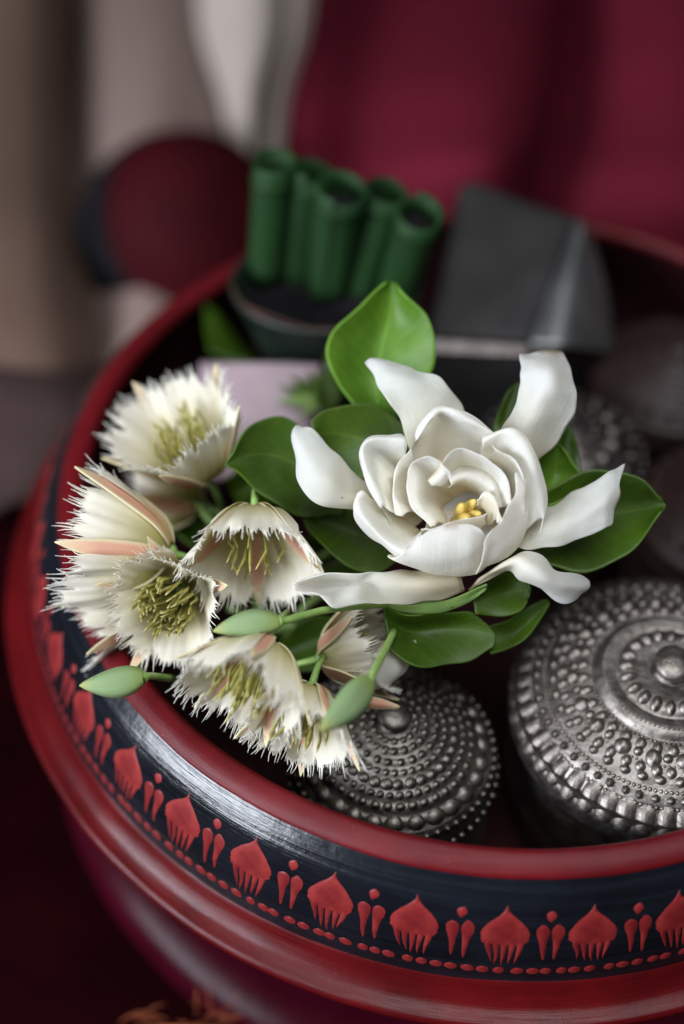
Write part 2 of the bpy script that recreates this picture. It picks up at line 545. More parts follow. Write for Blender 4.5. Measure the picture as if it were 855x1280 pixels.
def dome_mesh(rng):
    b = MB()
    j = lambda a=.4: rng.uniform(-a, a)
    stroke(b, [(j(), 5.9, .1), (j(.1), 7.2, .45), (j(.1), 8.6, 1.7), (0, 10.4, 3.6), (0, 12.2, 4.8), (0, 14.0, 5.1), (0, 15.2, 4.9), (j(), 16.0, 4.3), (j(), 16.5, 3.4)], 18, 9, .0002)
    for q in (-3.4, -1.7, 0, 1.7, 3.4):
        L = 22.6 + j(.8) - abs(q) * .30
        stroke(b, [(q * 1.02, 14.6, .75), (q * .98, 16.8, .66), (q * .84 + j(.1), (17 + L) / 2, .40), (q * .74 + j(), L, .10)], 9, 5, .00016)
    return b.mesh('painted_dome')
def drop_mesh(rng):
    b = MB()
    j = lambda a=.4: rng.uniform(-a, a)
    for s in (-1, 1):
        stroke(b, [(s * 1.5 + j(.2), 10.8 + j(), .4), (s * 1.6, 11.8, 1.3), (s * 1.55, 13.3, 1.4), (s * 1.45 + j(.1), 15.4, .85), (s * 1.3, 18.0, .55), (s * 1.25 + j(.3), 20.7 + j(.7), .25)], 12, 5, .0002)
    stroke(b, [(j(), 7.1, .15), (0, 7.7, .95), (0, 8.8, 1.05), (j(), 9.9, .15)], 7, 5, .0002)
    return b.mesh('painted_drop_pair')
def dot_mesh(rng):
    b = MB()
    r = rng.uniform(1.05, 1.4)
    j_ = lambda: rng.uniform(-.15, .15)
    stroke(b, [(-.0, 23.5, .3), (j_(), 24.0, r), (j_(), 25.2, r), (0, 25.8, .3)], 6, 5, .0002)
    return b.mesh('painted_dot')
rng = random.Random(3)
DOME, DROP, DOT = [dome_mesh(rng) for _ in range(12)], [drop_mesh(rng) for _ in range(10)], [dot_mesh(rng) for _ in range(9)]
def on_bowl(name, me, th):
    o = child(name, me, M['paint'], bowl)
    o.matrix_parent_inverse = Matrix()
    o.location = (0, 0, -FLOOR)
    o.rotation_euler = (0, 0, R_(th))
for k in range(40):
    on_bowl('painted_dome', rng.choice(DOME), 240 + 9 * k + rng.uniform(-.25, .25))
    on_bowl('painted_drop_pair', rng.choice(DROP), 244.4 + 9 * k + rng.uniform(-.25, .25))
for k in range(232):
    on_bowl('painted_dot', rng.choice(DOT), 360 / 232 * k + rng.uniform(-.25, .25))

# ------------------------------------------------------------------ silver boxes
def bead_mesh(name, rx, ry, rz, seg=8, ring=4, crease=0):
    b = MB(); b.ball((0, 0, 0), rx, ry, rz, seg=seg, ring=ring)
    return b.mesh(name)
def lobe_mesh(name, w, l, h, pw=.55):
    """raised petal with a groove round its inner field; x outward, y across, z up"""
    b = MB(); P = []
    for i in range(9):
        v = i / 8
        row = []
        for j in range(9):
            u = 2 * j / 8 - 1
            wd = w * (math.sin(math.pi * (.04 + .92 * v)) ** pw)
            e = max(0, 1 - u * u) ** .5 * math.sin(math.pi * (.02 + .96 * v)) ** .5
            g = .25 * math.exp(-((abs(u) - .62) / .14) ** 2)
            row.append(((v - .5) * l, u * wd, h * (e - g * e) - .0002))
        P.append(row)
    b.grid(P, flip=True)
    return b.mesh(name)

def silver_box(label, c, R, prof, rings, mat, body_h, group='embossed silver boxes in the bowl', tilt=None):
    root = thing('silver_box', label, 'silver box', (0, 0, 0), group)
    body_h = c.z + .0552
    b = MB(); b.lathe([(R * r, R * (z + (.0055 * math.sin(2 * math.pi * r / .091) if .17 < r < .93 and prof is not DOMEP else 0))) for r, z in catmull(prof, 170)], 96, flip=True)
    link('lid', b.mesh('lid'), mat, root)
    b = MB(); b.lathe([(R * .98, -.0), (R * .98, -.006), (R * .95, -.008), (R * .97, -body_h * .6), (R * .86, -body_h), (.0001, -body_h)], 72, flip=True)
    link('box_body', b.mesh('box_body'), mat, root)
    pr = np.array(catmull(prof, 200))
    def surf(r):
        i = np.argmin(abs(pr[:, 0] - r)); i = min(max(i, 1), len(pr) - 2)
        t = pr[i + 1] - pr[i - 1]
        return R * pr[i, 1], math.atan2(t[1], t[0]) if t[0] > 0 else math.atan2(-t[1], -t[0])
    rg = random.Random(int(c[0] * 1e5))
    for nm, r, n, me, off, rope, phase in rings:
        z, slope = surf(r)
        if rope:                                   # tiny pearls: one part
            b = MB()
            for k in range(n):
                a = 2 * math.pi * k / n
                b.ball((R * r * math.cos(a), R * r * math.sin(a), z), rope, seg=6, ring=4)
            o = link(nm, b.mesh(nm), mat, root)
            o['kind'] = 'stuff'
            continue
        for k in range(n):
            a = 2 * math.pi * (k + phase) / n + rg.uniform(-.06, .06) / n * 6
            o = link(nm, me, mat, root)
            o.rotation_euler = (0, -slope, a)
            o.rotation_mode = 'XYZ'
            o.location = (R * r * math.cos(a), R * r * math.sin(a), z + off)
            q = rg.uniform(.9, 1.1)
            o.scale = (q, rg.uniform(.9, 1.08), rg.uniform(.85, 1.1))
    root.location = c
    if tilt: root.rotation_euler = tilt
    return root

DOMEP = [(.0001, .335), (.05, .33), (.085, .30), (.105, .265), (.14, .262), (.24, .272), (.30, .262), (.34, .235), (.37, .240), (.42, .245), (.46, .225), (.49, .195), (.52, .200),
         (.60, .185), (.70, .150), (.78, .105), (.82, .085), (.86, .056), (.885, .032), (.93, -.012), (.98, -.070), (1.0, -.12), (1.0, -.24), (.985, -.27)]
Rl = .0350
c = atz(830, 868, -.006)
silver_box('big silver box with a wide ribbed and beaded lid at the right edge', c, Rl, DOMEP, [
    ('knob', 0.0, 1, bead_mesh('knob', .0048, .0048, .0021, 20, 10), .0006, 0, 0),
    ('petal_bead', .285, 20, lobe_mesh('petal_bead', .0014, .0036, .0013), .0001, 0, .5),
    ('fine_rope', .425, 90, None, 0, .00042, 0),
    ('flower_bead', .555, 34, lobe_mesh('flower_bead', .0014, .0030, .0010), 0, 0, 0),
    ('fine_rope', .505, 110, None, 0, .00042, 0),
    ('leaf_bead', .62, 20, lobe_mesh('leaf_bead', .0021, .0040, .0016), 0, 0, 0),
    ('flower_bead', .61, 20, bead_mesh('flower_bead', .0012, .0012, .0008), .0002, 0, .5),
    ('fine_rope', .655, 140, None, 0, .00038, 0),
    ('flower_bead', .69, 44, lobe_mesh('flower_bead', .0013, .0028, .0011), 0, 0, .25),
    ('leaf_bead', .735, 40, lobe_mesh('leaf_bead', .0014, .0022, .0013), .0, 0, .75),
    ('fine_rope', .795, 150, None, 0, .00055, 0),
    ('point_bead', .835, 56, bead_mesh('point_bead', .0012, .0012, .0012, 6, 3), 0, 0, 0),
    ('fine_rope', .878, 170, None, 0, .00055, 0),
    ('rim_lobe', .942, 48, lobe_mesh('rim_lobe', .0022, .0074, .0013, .3), -.0001, 0, 0),
], M['silver'], .040)

Rs = .0243
c = atz(491, 934, -.0135)
DOMES = [(.0001, .50), (.07, .49), (.12, .455), (.15, .43), (.25, .415), (.40, .355), (.55, .285), (.70, .195), (.82, .10), (.90, .03), (.97, -.06), (1.0, -.16), (.99, -.24)]
silver_box('small dark silver box with a beaded domed lid beneath the fringed flowers', c, Rs, DOMES, [
    ('knob', 0.0, 1, bead_mesh('knob', .0040, .0040, .0016, 20, 10), .0010, 0, 0),
    ('bead', .20, 16, bead_mesh('bead', .0009, .0010, .0006), 0, 0, 0),
    ('bead', .29, 20, bead_mesh('bead', .0010, .0010, .0006), 0, 0, 0),
    ('bead', .385, 22, bead_mesh('bead', .0010, .0010, .0010), 0, 0, 0),
    ('bead', .47, 36, bead_mesh('bead', .0009, .0010, .0006), 0, 0, 0),
    ('bead', .565, 32, bead_mesh('bead', .0013, .0015, .0007), 0, 0, .3),
    ('bead', .65, 46, bead_mesh('bead', .0009, .0010, .0006), 0, 0, 0),
    ('bead', .735, 40, bead_mesh('bead', .0011, .0012, .0006), 0, 0, .4),
    ('oval_lobe', .855, 28, lobe_mesh('oval_lobe', .0024, .0037, .0012), .0, 0, 0),
    ('bead', .955, 60, bead_mesh('bead', .00085, .0009, .0009), 0, 0, 0),
    ('bead', 1.0, 60, bead_mesh('bead', .00085, .0009, .0009), -.0016, 0, .5),
], M['silver_dull'], .036)

c = atz(702, 560, -.012)
silver_box('dark silver box with an embossed lid behind the white gardenia', c, .0235, DOMES, [
    ('knob', 0.0, 1, bead_mesh('knob', .0031, .0031, .0026, 16, 8), .0004, 0, 0),
    ('bead', .34, 16, bead_mesh('bead', .0011, .0011, .0010), 0, 0, 0),
    ('petal_bead', .58, 16, lobe_mesh('petal_bead', .0022, .0050, .0018), 0, 0, 0),
    ('bead', .80, 20, bead_mesh('bead', .0016, .0016, .0013), 0, 0, 0),
    ('bead', .95, 40, bead_mesh('bead', .0010, .0010, .0010), 0, 0, 0),
], M['silver_dark'], .038)
c = atz(915, 640, -.016)
silver_box('dark brown domed box cut off by the right edge behind the big silver box', c, .027, DOMES, [
    ('bead', .80, 24, bead_mesh('bead', .0014, .0014, .0012), 0, 0, 0),
], M['brown_lacquer'], .036)
c = atz(845, 470, -.018)
silver_box('dark dull domed box at the back of the bowl below its red rim', c, .026, DOMES, [
    ('bead', .80, 24, bead_mesh('bead', .0012, .0012, .0011), 0, 0, 0),
], M['brown_lacquer'], .034)

# ------------------------------------------------------------------ gardenia
gf = Frame(at(572, 672, .312), cdir(0, .35, .93))
gard = thing('gardenia', 'large white gardenia blossom with its own glossy green leaves in the middle of the bowl', 'flower', tuple(gf.c))
def gpetal(rows, seed, rip=.0013, edge=.0022, sub=1, t=.00016, nu=21, nv=23):
    me = patch('petal', rows, gf, nu, nv, rip, seed=seed, edge=edge, fray=.0011)
    solid(child('petal', me, M['petal'], gard), t, sub)
def gleaf(rows, mat, seed, rip=.0006):
    me = patch('leaf', rows, gf, 21, 25, rip, seed=seed, scale=60, edge=.0012, fray=.0009)
    solid(child('leaf', me, M[mat], gard), .0005, 1)
OUT = [
 [[(528,600,3),(545,590,5),(568,575,3)],[(506,545,8),(540,525,11),(579,515,7)],[(487,500,11),(520,485,14),(552,483,9)],[(468,473,12),(490,466,14),(515,462,10)],[(455,447,12),(460,446,12),(470,449,11)]],
 [[(590,610,3),(615,600,5),(645,590,3)],[(632,535,10),(655,545,12),(690,555,6)],[(643,496,13),(680,500,18),(713,512,9)],[(650,462,15),(688,465,19),(717,484,12)],[(649,444,11),(675,439,12),(702,441,10)]],
 [[(610,665,3),(620,650,5),(630,635,4)],[(655,686,4),(665,660,9),(676,631,5)],[(710,680,5),(712,650,12),(722,612,7)],[(752,662,7),(755,628,13),(758,592,9)],[(766,655,8),(775,615,11),(784,577,9)]],
 [[(586,737,-1),(587,738,-1),(588,739,-1)],[(605,716,4),(607,720,6),(610,724,3)],[(641,693,7),(641,702,10),(638,713,3)],[(666,692,8),(660,710,11),(651,729,3)],[(695,716,5),(688,728,9),(680,741,1)],[(722,722,3),(719,735,5),(712,748,0)],[(735,727,1),(737,733,1),(732,740,0)]],
 [[(570,712,3),(576,725,4),(580,735,2),(578,741,1)],[(520,712,4),(520,730,6),(522,745,3),(521,752,1)],[(470,712,5),(470,728,4),(470,742,4),(470,757,5)],[(447,714,6),(447,729,2),(447,733,6),(432,758,8)],[(405,716,7),(402,728,1),(400,742,2),(402,755,9)],[(380,719,7),(374,728,3),(374,738,4),(384,749,9)],[(367,728,7),(366,731,6),(367,734,6),(369,738,7)]],
 [[(490,610,3),(485,625,5),(470,645,3)],[(455,600,6),(440,618,10),(432,638,5)],[(415,565,8),(402,595,13),(392,622,5)],[(390,537,9),(376,560,12),(374,587,7)],[(377,530,8),(367,537,9),(364,548,8)]],
 [[(478,800,-7),(500,800,-7),(520,800,-7)],[(465,825,-8),(490,825,-6),(517,825,-8)],[(452,850,-9),(478,850,-8),(505,845,-9)],[(455,862,-10),(470,862,-10),(485,858,-10)]],
]
def relax(rows, q):
    out = []
    for r in rows:
        m_ = max(p[2] for p in r)
        out.append([(p[0], p[1], m_ - (m_ - p[2]) * q) for p in r])
    return out
for k, rows in enumerate(OUT): gpetal(relax(rows, (.5, .6, .45, .8, 1, .45, 1)[k]), k)
ROSE = [
 [[(522,642,4),(516,622,4),(516,603,4),(527,592,4)],[(505,641,10),(498,615,10),(503,592,11),(520,577,12)],[(497,643,14),(491,613,15),(498,583,16),(517,563,17)]],
 [[(612,598,5),(624,610,5),(630,625,5),(630,645,5)],[(613,572,13),(634,588,13),(646,612,13),(648,640,12)],[(613,560,19),(641,577,19),(656,606,18),(659,640,16)]],
 [[(540,662,4),(560,668,3),(580,666,3),(598,660,4)],[(533,663,10),(560,664,9),(585,660,9),(607,652,10)],[(528,664,15),(556,656,15),(587,650,15),(612,643,15)]],
 [[(525,612,2),(522,635,2),(528,652,2)],[(497,598,7),(494,628,6),(505,660,6)],[(482,594,11),(476,628,10),(492,664,10)]],
 [[(600,600,2),(620,620,2),(625,650,2)],[(622,582,8),(640,610,7),(640,655,7)],[(634,572,13),(652,608,12),(652,655,11)]],
 [[(575,655,1),(578,655,.5),(582,655,1)],[(545,650,3),(578,640,.5),(612,650,3)],[(530,620,6),(578,615,1),(625,625,6)],[(545,598,9),(580,595,6),(612,600,9)]],
 [[(575,640,1),(578,640,.5),(582,640,1)],[(540,640,3),(578,650,.5),(618,640,3)],[(533,660,6),(578,672,2),(622,665,6)],[(540,672,8),(575,680,6),(612,676,8)]],
 [[(530,620,3),(545,615,2),(565,612,2),(590,612,2),(610,615,3)],[(520,578,9),(538,562,8),(562,555,8),(590,558,8),(615,570,9)],[(519,558,15),(535,532,14),(557,524,14),(588,538,14),(617,552,15)],[(523,550,18),(540,522,19),(556,513,19),(587,527,18),(619,542,17)],[(516,547,17),(533,517,18),(556,507,17),(592,522,17),(624,541,16)]],
 [[(590,600,3),(610,605,2),(625,625,2),(630,650,2),(620,675,2)],[(597,570,12),(622,572,12),(640,595,12),(650,630,12),(645,668,10)],[(603,553,18),(634,541,19),(657,566,18),(670,615,16),(677,650,13)],[(602,549,17),(639,536,16),(668,564,14),(682,618,11),(676,672,8)]],
 [[(545,600,3),(525,600,2),(515,610,2),(515,630,2),(520,650,2)],[(512,575,12),(490,575,11),(482,585,11),(484,605,11),(492,640,10)],[(507,553,17),(472,550,18),(456,560,18),(462,588,17),(482,632,14)],[(503,548,16),(463,545,15),(449,563,14),(454,596,12),(474,636,10)]],
 [[(500,630,3),(505,640,3),(515,655,3),(530,665,3),(540,662,3)],[(470,625,10),(470,640,10),(490,658,9),(512,675,9),(530,668,10)],[(455,614,15),(447,630,15),(470,665,13),(506,691,12),(526,670,14)],[(444,618,13),(443,649,11),(474,679,9),(508,697,9),(528,673,13)]],
 [[(530,690,2),(550,695,1),(570,695,1),(585,692,1),(600,690,2)],[(484,696,8),(525,713,6),(563,722,5),(594,717,5),(610,700,5)],[(500,690,13),(530,695,14),(563,695,14),(592,690,14),(608,682,12)],[(510,682,16),(535,662,17),(562,654,18),(585,652,18),(602,660,17)],[(530,672,12),(542,668,9),(560,668,8),(580,664,8),(596,666,9)]],
 [[(605,690,2),(615,690,1),(630,680,1),(640,665,1),(645,640,1)],[(596,716,6),(622,700,8),(640,690,8),(655,665,9),(662,625,10)],[(600,700,12),(617,680,14),(635,660,15),(652,640,16),(657,612,17)],[(604,683,16),(614,664,18),(630,645,19),(645,620,20),(646,592,20)],[(605,680,12),(612,668,12),(622,650,12),(634,630,13),(638,600,14)]],
 [[(560,655,3),(555,645,3),(553,638,3),(556,630,3),(562,625,3),(568,622,4)],[(545,655,8),(533,630,9),(530,612,10),(533,598,11),(543,592,12),(555,592,13)],[(535,661,13),(513,630,16),(508,602,18),(513,577,19),(534,568,20),(553,573,20)]],
 [[(560,610,8),(568,605,7),(582,602,6),(600,608,6),(612,620,6),(615,640,6)],[(556,592,15),(566,580,15),(582,575,14),(604,584,14),(622,600,14),(632,630,13)],[(553,582,20),(562,569,21),(579,562,21),(608,571,21),(631,588,21),(643,628,19)]],
 [[(565,625,5),(582,615,4),(598,618,4),(606,630,4),(610,645,4)],[(562,605,13),(582,597,13),(605,602,13),(617,615,13),(624,638,12)],[(559,593,19),(582,585,20),(613,589,20),(629,609,19),(636,634,18)]],
 [[(592,640,6),(598,640,6),(603,648,6),(606,658,6)],[(596,627,14),(606,619,16),(618,630,17),(624,652,17)],[(599,625,12),(609,617,13),(622,630,14),(628,652,15)],[(605,640,7),(612,640,7),(622,650,8),(626,660,9)]],
 [[(538,601,18),(548,591,20),(556,577,21)],[(541,604,18.5),(551,595,21),(558,584,22)],[(545,606,17),(554,601,19),(560,590,21)]],
]
for rows in ROSE:
    if len(rows[0]) == 5:
        if rows[-1][2][2] > 10 and rows[-2][2][2] - rows[-1][2][2] < 6:      # a flared lip: nearly level
            rows[-1] = [(p[0], p[1], q[2] - .9) for p, q in zip(rows[-1], rows[-2])]
        elif rows[-2][2][2] - rows[-1][2][2] >= 6:                            # front petals end at their rim
            rows.pop()
for k, rows in enumerate(ROSE): gpetal(rows, 20 + k, .0010, .0014)
# pistil: a club of three lobes on a short neck
b = MB()
pc = gf(582, 642, 8)
ax = cdir(.25, .25, .9)
for k in range(4):
    a = k * math.pi / 2 + .4
    o1 = ax.orthogonal().normalized(); o2 = ax.cross(o1)
    d = (o1 * math.cos(a) + o2 * math.sin(a))
    b.ball(pc + d * .0012, .0013, .0013, .0040, M=(ax + d * .25).to_track_quat('Z', 'Y').to_matrix(), seg=12, ring=8)
b.tube([pc - ax * .008, pc], [.0011, .0014], 8)
child('pistil', b.mesh('pistil'), M['pistil'], gard)
LEAVES = [
 ('leaf_lit', [[(455,520,-4),(475,530,-5),(500,520,-4)],[(418,470,-1),(470,480,-6),(535,470,-1)],[(411,430,3),(478,430,-3),(546,430,3)],[(435,397,5),(487,393,0),(529,394,5)],[(482,357,6),(490,352,5),(498,359,6)]]),
 ('leaf_dark', [[(530,570,-3),(525,585,-3),(515,600,-3)],[(500,528,0),(480,560,-3),(470,600,-4)],[(460,507,2),(440,545,-2),(430,590,-5)],[(415,509,3),(408,540,0),(410,580,-4)],[(389,528,3),(391,545,2),(396,560,1)]]),
 ('leaf_dark', [[(430,600,-3),(430,620,-4),(430,645,-4)],[(390,545,1),(385,590,-4),(385,645,-4)],[(350,520,3),(345,570,-2),(345,632,-2)],[(310,537,4),(308,570,1),(310,603,1)],[(285,572,4),(281,581,3),(286,586,3)]]),
 ('leaf_dark', [[(510,650,-4),(505,670,-5),(505,690,-5)],[(450,640,-4),(452,670,-6),(475,716,-5)],[(400,625,-4),(400,650,-6),(420,697,-4)],[(370,622,-5),(372,635,-6),(383,660,-5)]]),
 ('leaf_dark', [[(620,650,-2),(620,675,-4),(620,700,-3)],[(690,610,1),(695,660,-6),(690,707,-2)],[(745,585,2),(750,645,-5),(740,713,-1)],[(796,597,3),(795,638,-2),(795,683,0)],[(828,626,2),(833,632,2),(829,640,2)]]),
 ('leaf_lit', [[(660,630,-1),(680,635,-2),(710,625,-1)],[(666,590,0),(693,597,-3),(729,598,0)],[(676,570,1),(695,575,-1),(715,575,1)],[(690,555,2),(696,551,2),(702,557,2)]]),
 ('leaf_dark', [[(690,590,-3),(710,595,-4),(728,590,-3)],[(695,555,-2),(710,560,-3),(724,562,-2)],[(708,535,-1),(712,531,-1),(716,537,-1)]]),
 ('leaf_dark', [[(618,545,-3),(630,545,-3),(640,540,-3)],[(621,522,-2),(632,520,-3),(648,510,-2)],[(638,485,-1),(645,478,-1),(654,476,-1)]]),
 ('leaf_dark', [[(479,757,-2),(480,775,-4),(486,812,-4)],[(505,765,-3),(512,790,-8),(512,832,-5)],[(545,765,-4),(550,787,-9),(550,831,-6)],[(585,765,-5),(587,787,-8),(587,825,-7)],[(612,784,-7),(620,795,-7),(612,811,-7)]]),
 ('leaf_under', [[(476,752,-1),(477,754,-1.5),(478,757,-2)],[(520,758,-1),(522,763,-2),(525,768,-3)],[(570,748,0),(571,754,-1),(573,760,-2)],[(606,732,1),(605,735,0),(604,739,0)]]),
 ('leaf_dark', [[(590,740,-3),(592,755,-4),(595,770,-4)],[(625,716,-3),(630,742,-6),(630,770,-5)],[(650,710,-3),(655,738,-5),(650,765,-5)],[(660,738,-5),(662,745,-5),(659,752,-5)]]),
 ('leaf_dark', [[(600,790,-10),(605,803,-10),(612,818,-10)],[(640,772,-10),(645,790,-12),(640,808,-11)],[(670,755,-10),(670,772,-11),(666,790,-10)],[(684,751,-10),(687,753,-10),(686,757,-10)]]),
]
for k, (mt, rows) in enumerate(LEAVES): gleaf(rows, mt, k)
b = MB()
b.tube([gf(578, 680, 3), gf(580, 700, -6), gf(560, 740, -14), gf(520, 760, -18)], [.002, .0018, .0016, .0016], 8)
child('stem', b.mesh('stem'), M['stalk'], gard)

# ------------------------------------------------------------------ fringed blossoms
def blossom(label, base, axis, L, a_end=18, spin=0., ends=None, seed=0, wid=.62, stam=34, stam_len=.62, pedicel=None, sep_end=30, sep_len=1.0, a_mid=None, ptop=.83, frg=1.0):
    rg = random.Random(seed)
    root = thing('fringed_blossom', label, 'flower', tuple(base), 'white fringed blossoms in the left half of the bowl')
    ax = axis.normalized()
    # screen-like reference so that spin 0 is the petal on the viewer's upper side
    e1 = (UP - ax * UP.dot(ax)).normalized()
    if abs(UP.dot(ax)) > .95: e1 = (RIGHT - ax * RIGHT.dot(ax)).normalized()
    e2 = ax.cross(e1)
    def prof(aend, length, am):
        n = 40
        r, z, out = .0011, 0., [(.0011, 0.)]
        for k in range(n * 2):
            v = k / n
            if v < .30: a = 80 + (am - 80) * (v / .30) ** .8
            else: a = am + (aend - am) * min(1.6, (v - .30) / .70)
            r += math.sin(R_(a)) * length / n
            z += math.cos(R_(a)) * length / n
            out.append((r, z))
        return np.array(out)
    def S(pf, th, u, v, w, dr=0., flat=.72):
        k = max(0, min(79.0, v * 40)); i = int(k); t = k - i
        r, z = pf[i] * (1 - t) + pf[min(i + 1, 80)] * t
        x = u * w                       # arc across
        rr = max(r, .0015)
        ph = x / rr
        cx, cy = rr * math.cos(ph), rr * math.sin(ph)
        fx, fy = rr, x
        qx, qy = cx * (1 - flat) + fx * flat + dr, cy * (1 - flat) + fy * flat
        d = e1 * (qx * math.cos(th) - qy * math.sin(th)) + e2 * (qx * math.sin(th) + qy * math.cos(th))
        return base + ax * z + d
    for p in range(5):
        th = R_(spin + 72 * p + rg.uniform(-5, 5))
        ae = (ends or {}).get(p, a_end) + rg.uniform(-12, 12)
        Lp = L * rg.uniform(.93, 1.06)
        pf = prof(ae, Lp, a_mid if a_mid is not None else 25)
        W = L * wid * .56
        wv = lambda v: W * (.24 + .76 * min(1, max(0, v / .62)) ** .75)
        wob = [rg.uniform(-1, 1) for _ in range(8)]
        rad = lambda u, v: (v ** 1.5) * L * (.035 * math.sin(3.1 * u + wob[0] * 3) + .025 * math.sin(6.5 * u + wob[1] * 4 + 3 * v)) - .05 * L * v * (u * u) * wob[2] + .0003 * (p % 2)
        b = MB()
        nu, nv = 53, 15
        top = ptop
        notch = [rg.uniform(-.85, .85) for _ in range(5)]
        ej = []
        for k in range(nu):
            u = 2 * k / (nu - 1) - 1
            e = top + .03 * math.sin(2.6 * u + wob[3] * 3) - .13 * abs(u) ** 2.4
            for q, nn in enumerate(notch): e -= (.05 + .07 * abs(wob[q])) * math.exp(-((u - nn) / .06) ** 2)
            ej.append(e + rg.uniform(-.012, .012))
        flute = lambda u, v: L * v * v * (.013 * math.sin(11 * u + wob[4] * 5) + .006 * math.sin(23 * u + wob[5] * 5))
        P = []
        for a in range(nv):
            row = []
            for k in range(nu):
                u = 2 * k / (nu - 1) - 1
                v = ej[k] * a / (nv - 1)
                row.append(S(pf, th, u, v, wv(v), rad(u, v) + flute(u, v)))
            P.append(row)
        b.grid(P)
        for q in range(len(b.uv)): b.uv[q] = (b.uv[q][0], b.uv[q][1] * .80)
        e0 = (nv - 1) * nu
        # teeth that grow out of the edge itself
        for k in range(nu - 1):
            u = -1 + (2 * k + 1) / (nu - 1)
            ln = (.04 + .16 * rg.random() ** 1.5) * frg
            dv = rg.uniform(-.07, .07) + .09 * u
            out_ = rg.uniform(-.05, .05) * L
            va = (ej[k] + ej[k + 1]) / 2
            prev = (e0 + k, e0 + k + 1)
            h0 = 1 / (nu - 1)
            for t in (.30, .62, .88):
                h = h0 * (1 - t) ** .75
                v = va + ln * t
                for q in (-1, 1):
                    b.v.append(tuple(S(pf, th, u + dv * t * t + h * q, v, wv(v), rad(u, v) + flute(u, v) + out_ * t * t)))
                    b.uv.append((.5, .8 + .2 * t))
                n0 = len(b.v) - 2
                b.f.append((prev[0], prev[1], n0 + 1, n0))
                prev = (n0, n0 + 1)
            v = va + ln
            b.v.append(tuple(S(pf, th, u + dv, v, wv(v), rad(u, v) + flute(u, v) + out_)))
            b.uv.append((.5, 1.0))
            b.f.append((prev[0], prev[1], len(b.v) - 1))
        solid(child('petal', b.mesh('petal'), M['fringe'], root), .00012, 0)
    for p in range(5):
        th = R_(spin + 36 + 72 * p + rg.uniform(-5, 5))
        Ls = L * .92 * sep_len * rg.uniform(.92, 1.08)
        pf = prof(sep_end + rg.uniform(-6, 10), Ls, 30)
        P = []
        cv = rg.uniform(.05, .18)
        for i in range(13):
            v = i / 12
            w = L * .088 * (math.sin(math.pi * (.16 + .84 * v)) ** .8 if v < 1 else 0) + .00008
            P.append([S(pf, th, 2 * j / 6 - 1, v, w, .0011 + .0012 * v - cv * .02 * abs(2 * j / 6 - 1) ** 2 * L, .9) for j in range(7)])
        b = MB(); b.grid(P)
        solid(child('sepal', b.mesh('sepal'), M['sepal'], root), .0004, 1)
    b = MB()
    for k in range(stam):
        a = rg.uniform(0, 2 * math.pi); rr = math.sqrt(rg.random())
        d = e1 * math.cos(a) + e2 * math.sin(a)
        l = L * stam_len * rg.uniform(.75, 1.12)
        p0 = base + d * .0018 * rr
        p1 = p0 + ax * l * .45 + d * L * .16 * rr
        p2 = p0 + ax * l * .75 + d * L * .22 * rr
        p3 = p0 + ax * l + d * L * (.20 * rr + rg.uniform(-.06, .07)) + e2 * rg.uniform(-.06, .06) * L
        w = .00020
        b.tube([p0, p1, p2, (p2 + p3) / 2, p3], [w, w, w * 1.9, w * 1.8, w * .5], 5)
    o = child('stamens', b.mesh('stamens'), M['stamen'], root)
    o['kind'] = 'stuff'
    b = MB()
    b.ball(base, .0022, .0022, .0016, M=ax.to_track_quat('Z', 'Y').to_matrix(), seg=10, ring=6)
    pe = pedicel or [base - ax * .006, base - ax * .012 - Vector((0, 0, .004))]
    b.tube([base] + list(pe), [.0010] + [.0007] * len(pe), 7)
    child('pedicel', b.mesh('pedicel'), M['stalk'], root)
    return root

blossom('open fringed white blossom highest at the upper left, facing up', at(256, 592, .338), cdir(-.34, .66, .67), .0275, 16, 20, {0: 8, 1: 40, 2: 26, 4: 26}, 11, .62, frg=.8)
blossom('half open white blossom in side view, its fringe reaching over the left rim', at(213, 692, .318), cdir(-.97, .20, -.12), .0285, 6, 10, None, 12, .60, stam=14, sep_end=12, sep_len=1.0, a_mid=32)
blossom('hanging cream blossom left of the gardenia with its bell opening downwards', at(318, 641, .316), cdir(.02, -.78, .60), .0245, 10, 0, None, 13, .70, stam=16, sep_end=40, a_mid=36, sep_len=.8)
blossom('wide open white blossom facing the viewer with a full tuft of yellow stamens', at(226, 738, .322), cdir(-.16, -.22, .96), .0215, 30, 40, {2: 38, 1: 38}, 14, .72, stam=95, stam_len=.80, sep_end=40)
blossom('lower white blossom tilted down beside a green bud, nearest the red rim', at(333, 803, .300), cdir(-.34, -.70, .64), .0222, 14, 5, None, 15, .68, stam=44, stam_len=.72, a_mid=34)
blossom('lowest fringed blossom hanging over the small silver box', at(388, 862, .302), cdir(-.24, -.74, .62), .0200, 16, -15, None, 16, .70, stam=22, a_mid=36)
blossom('small white blossom half hidden under the front gardenia leaf', at(404, 822, .318), cdir(.88, .24, .30), .0195, 12, 20, None, 17, .62, stam=12)
blossom('faded pinkish blossom underneath the highest fringed blossom', at(250, 632, .350), cdir(-.86, .36, .10), .0240, 12, 0, None, 18, .6, stam=8)
blossom('ragged blossom squeezed under the wide open one, fringe pointing left', at(196, 752, .330), cdir(-.90, -.12, .12), .0225, 22, 60, None, 19, .55, stam=6)

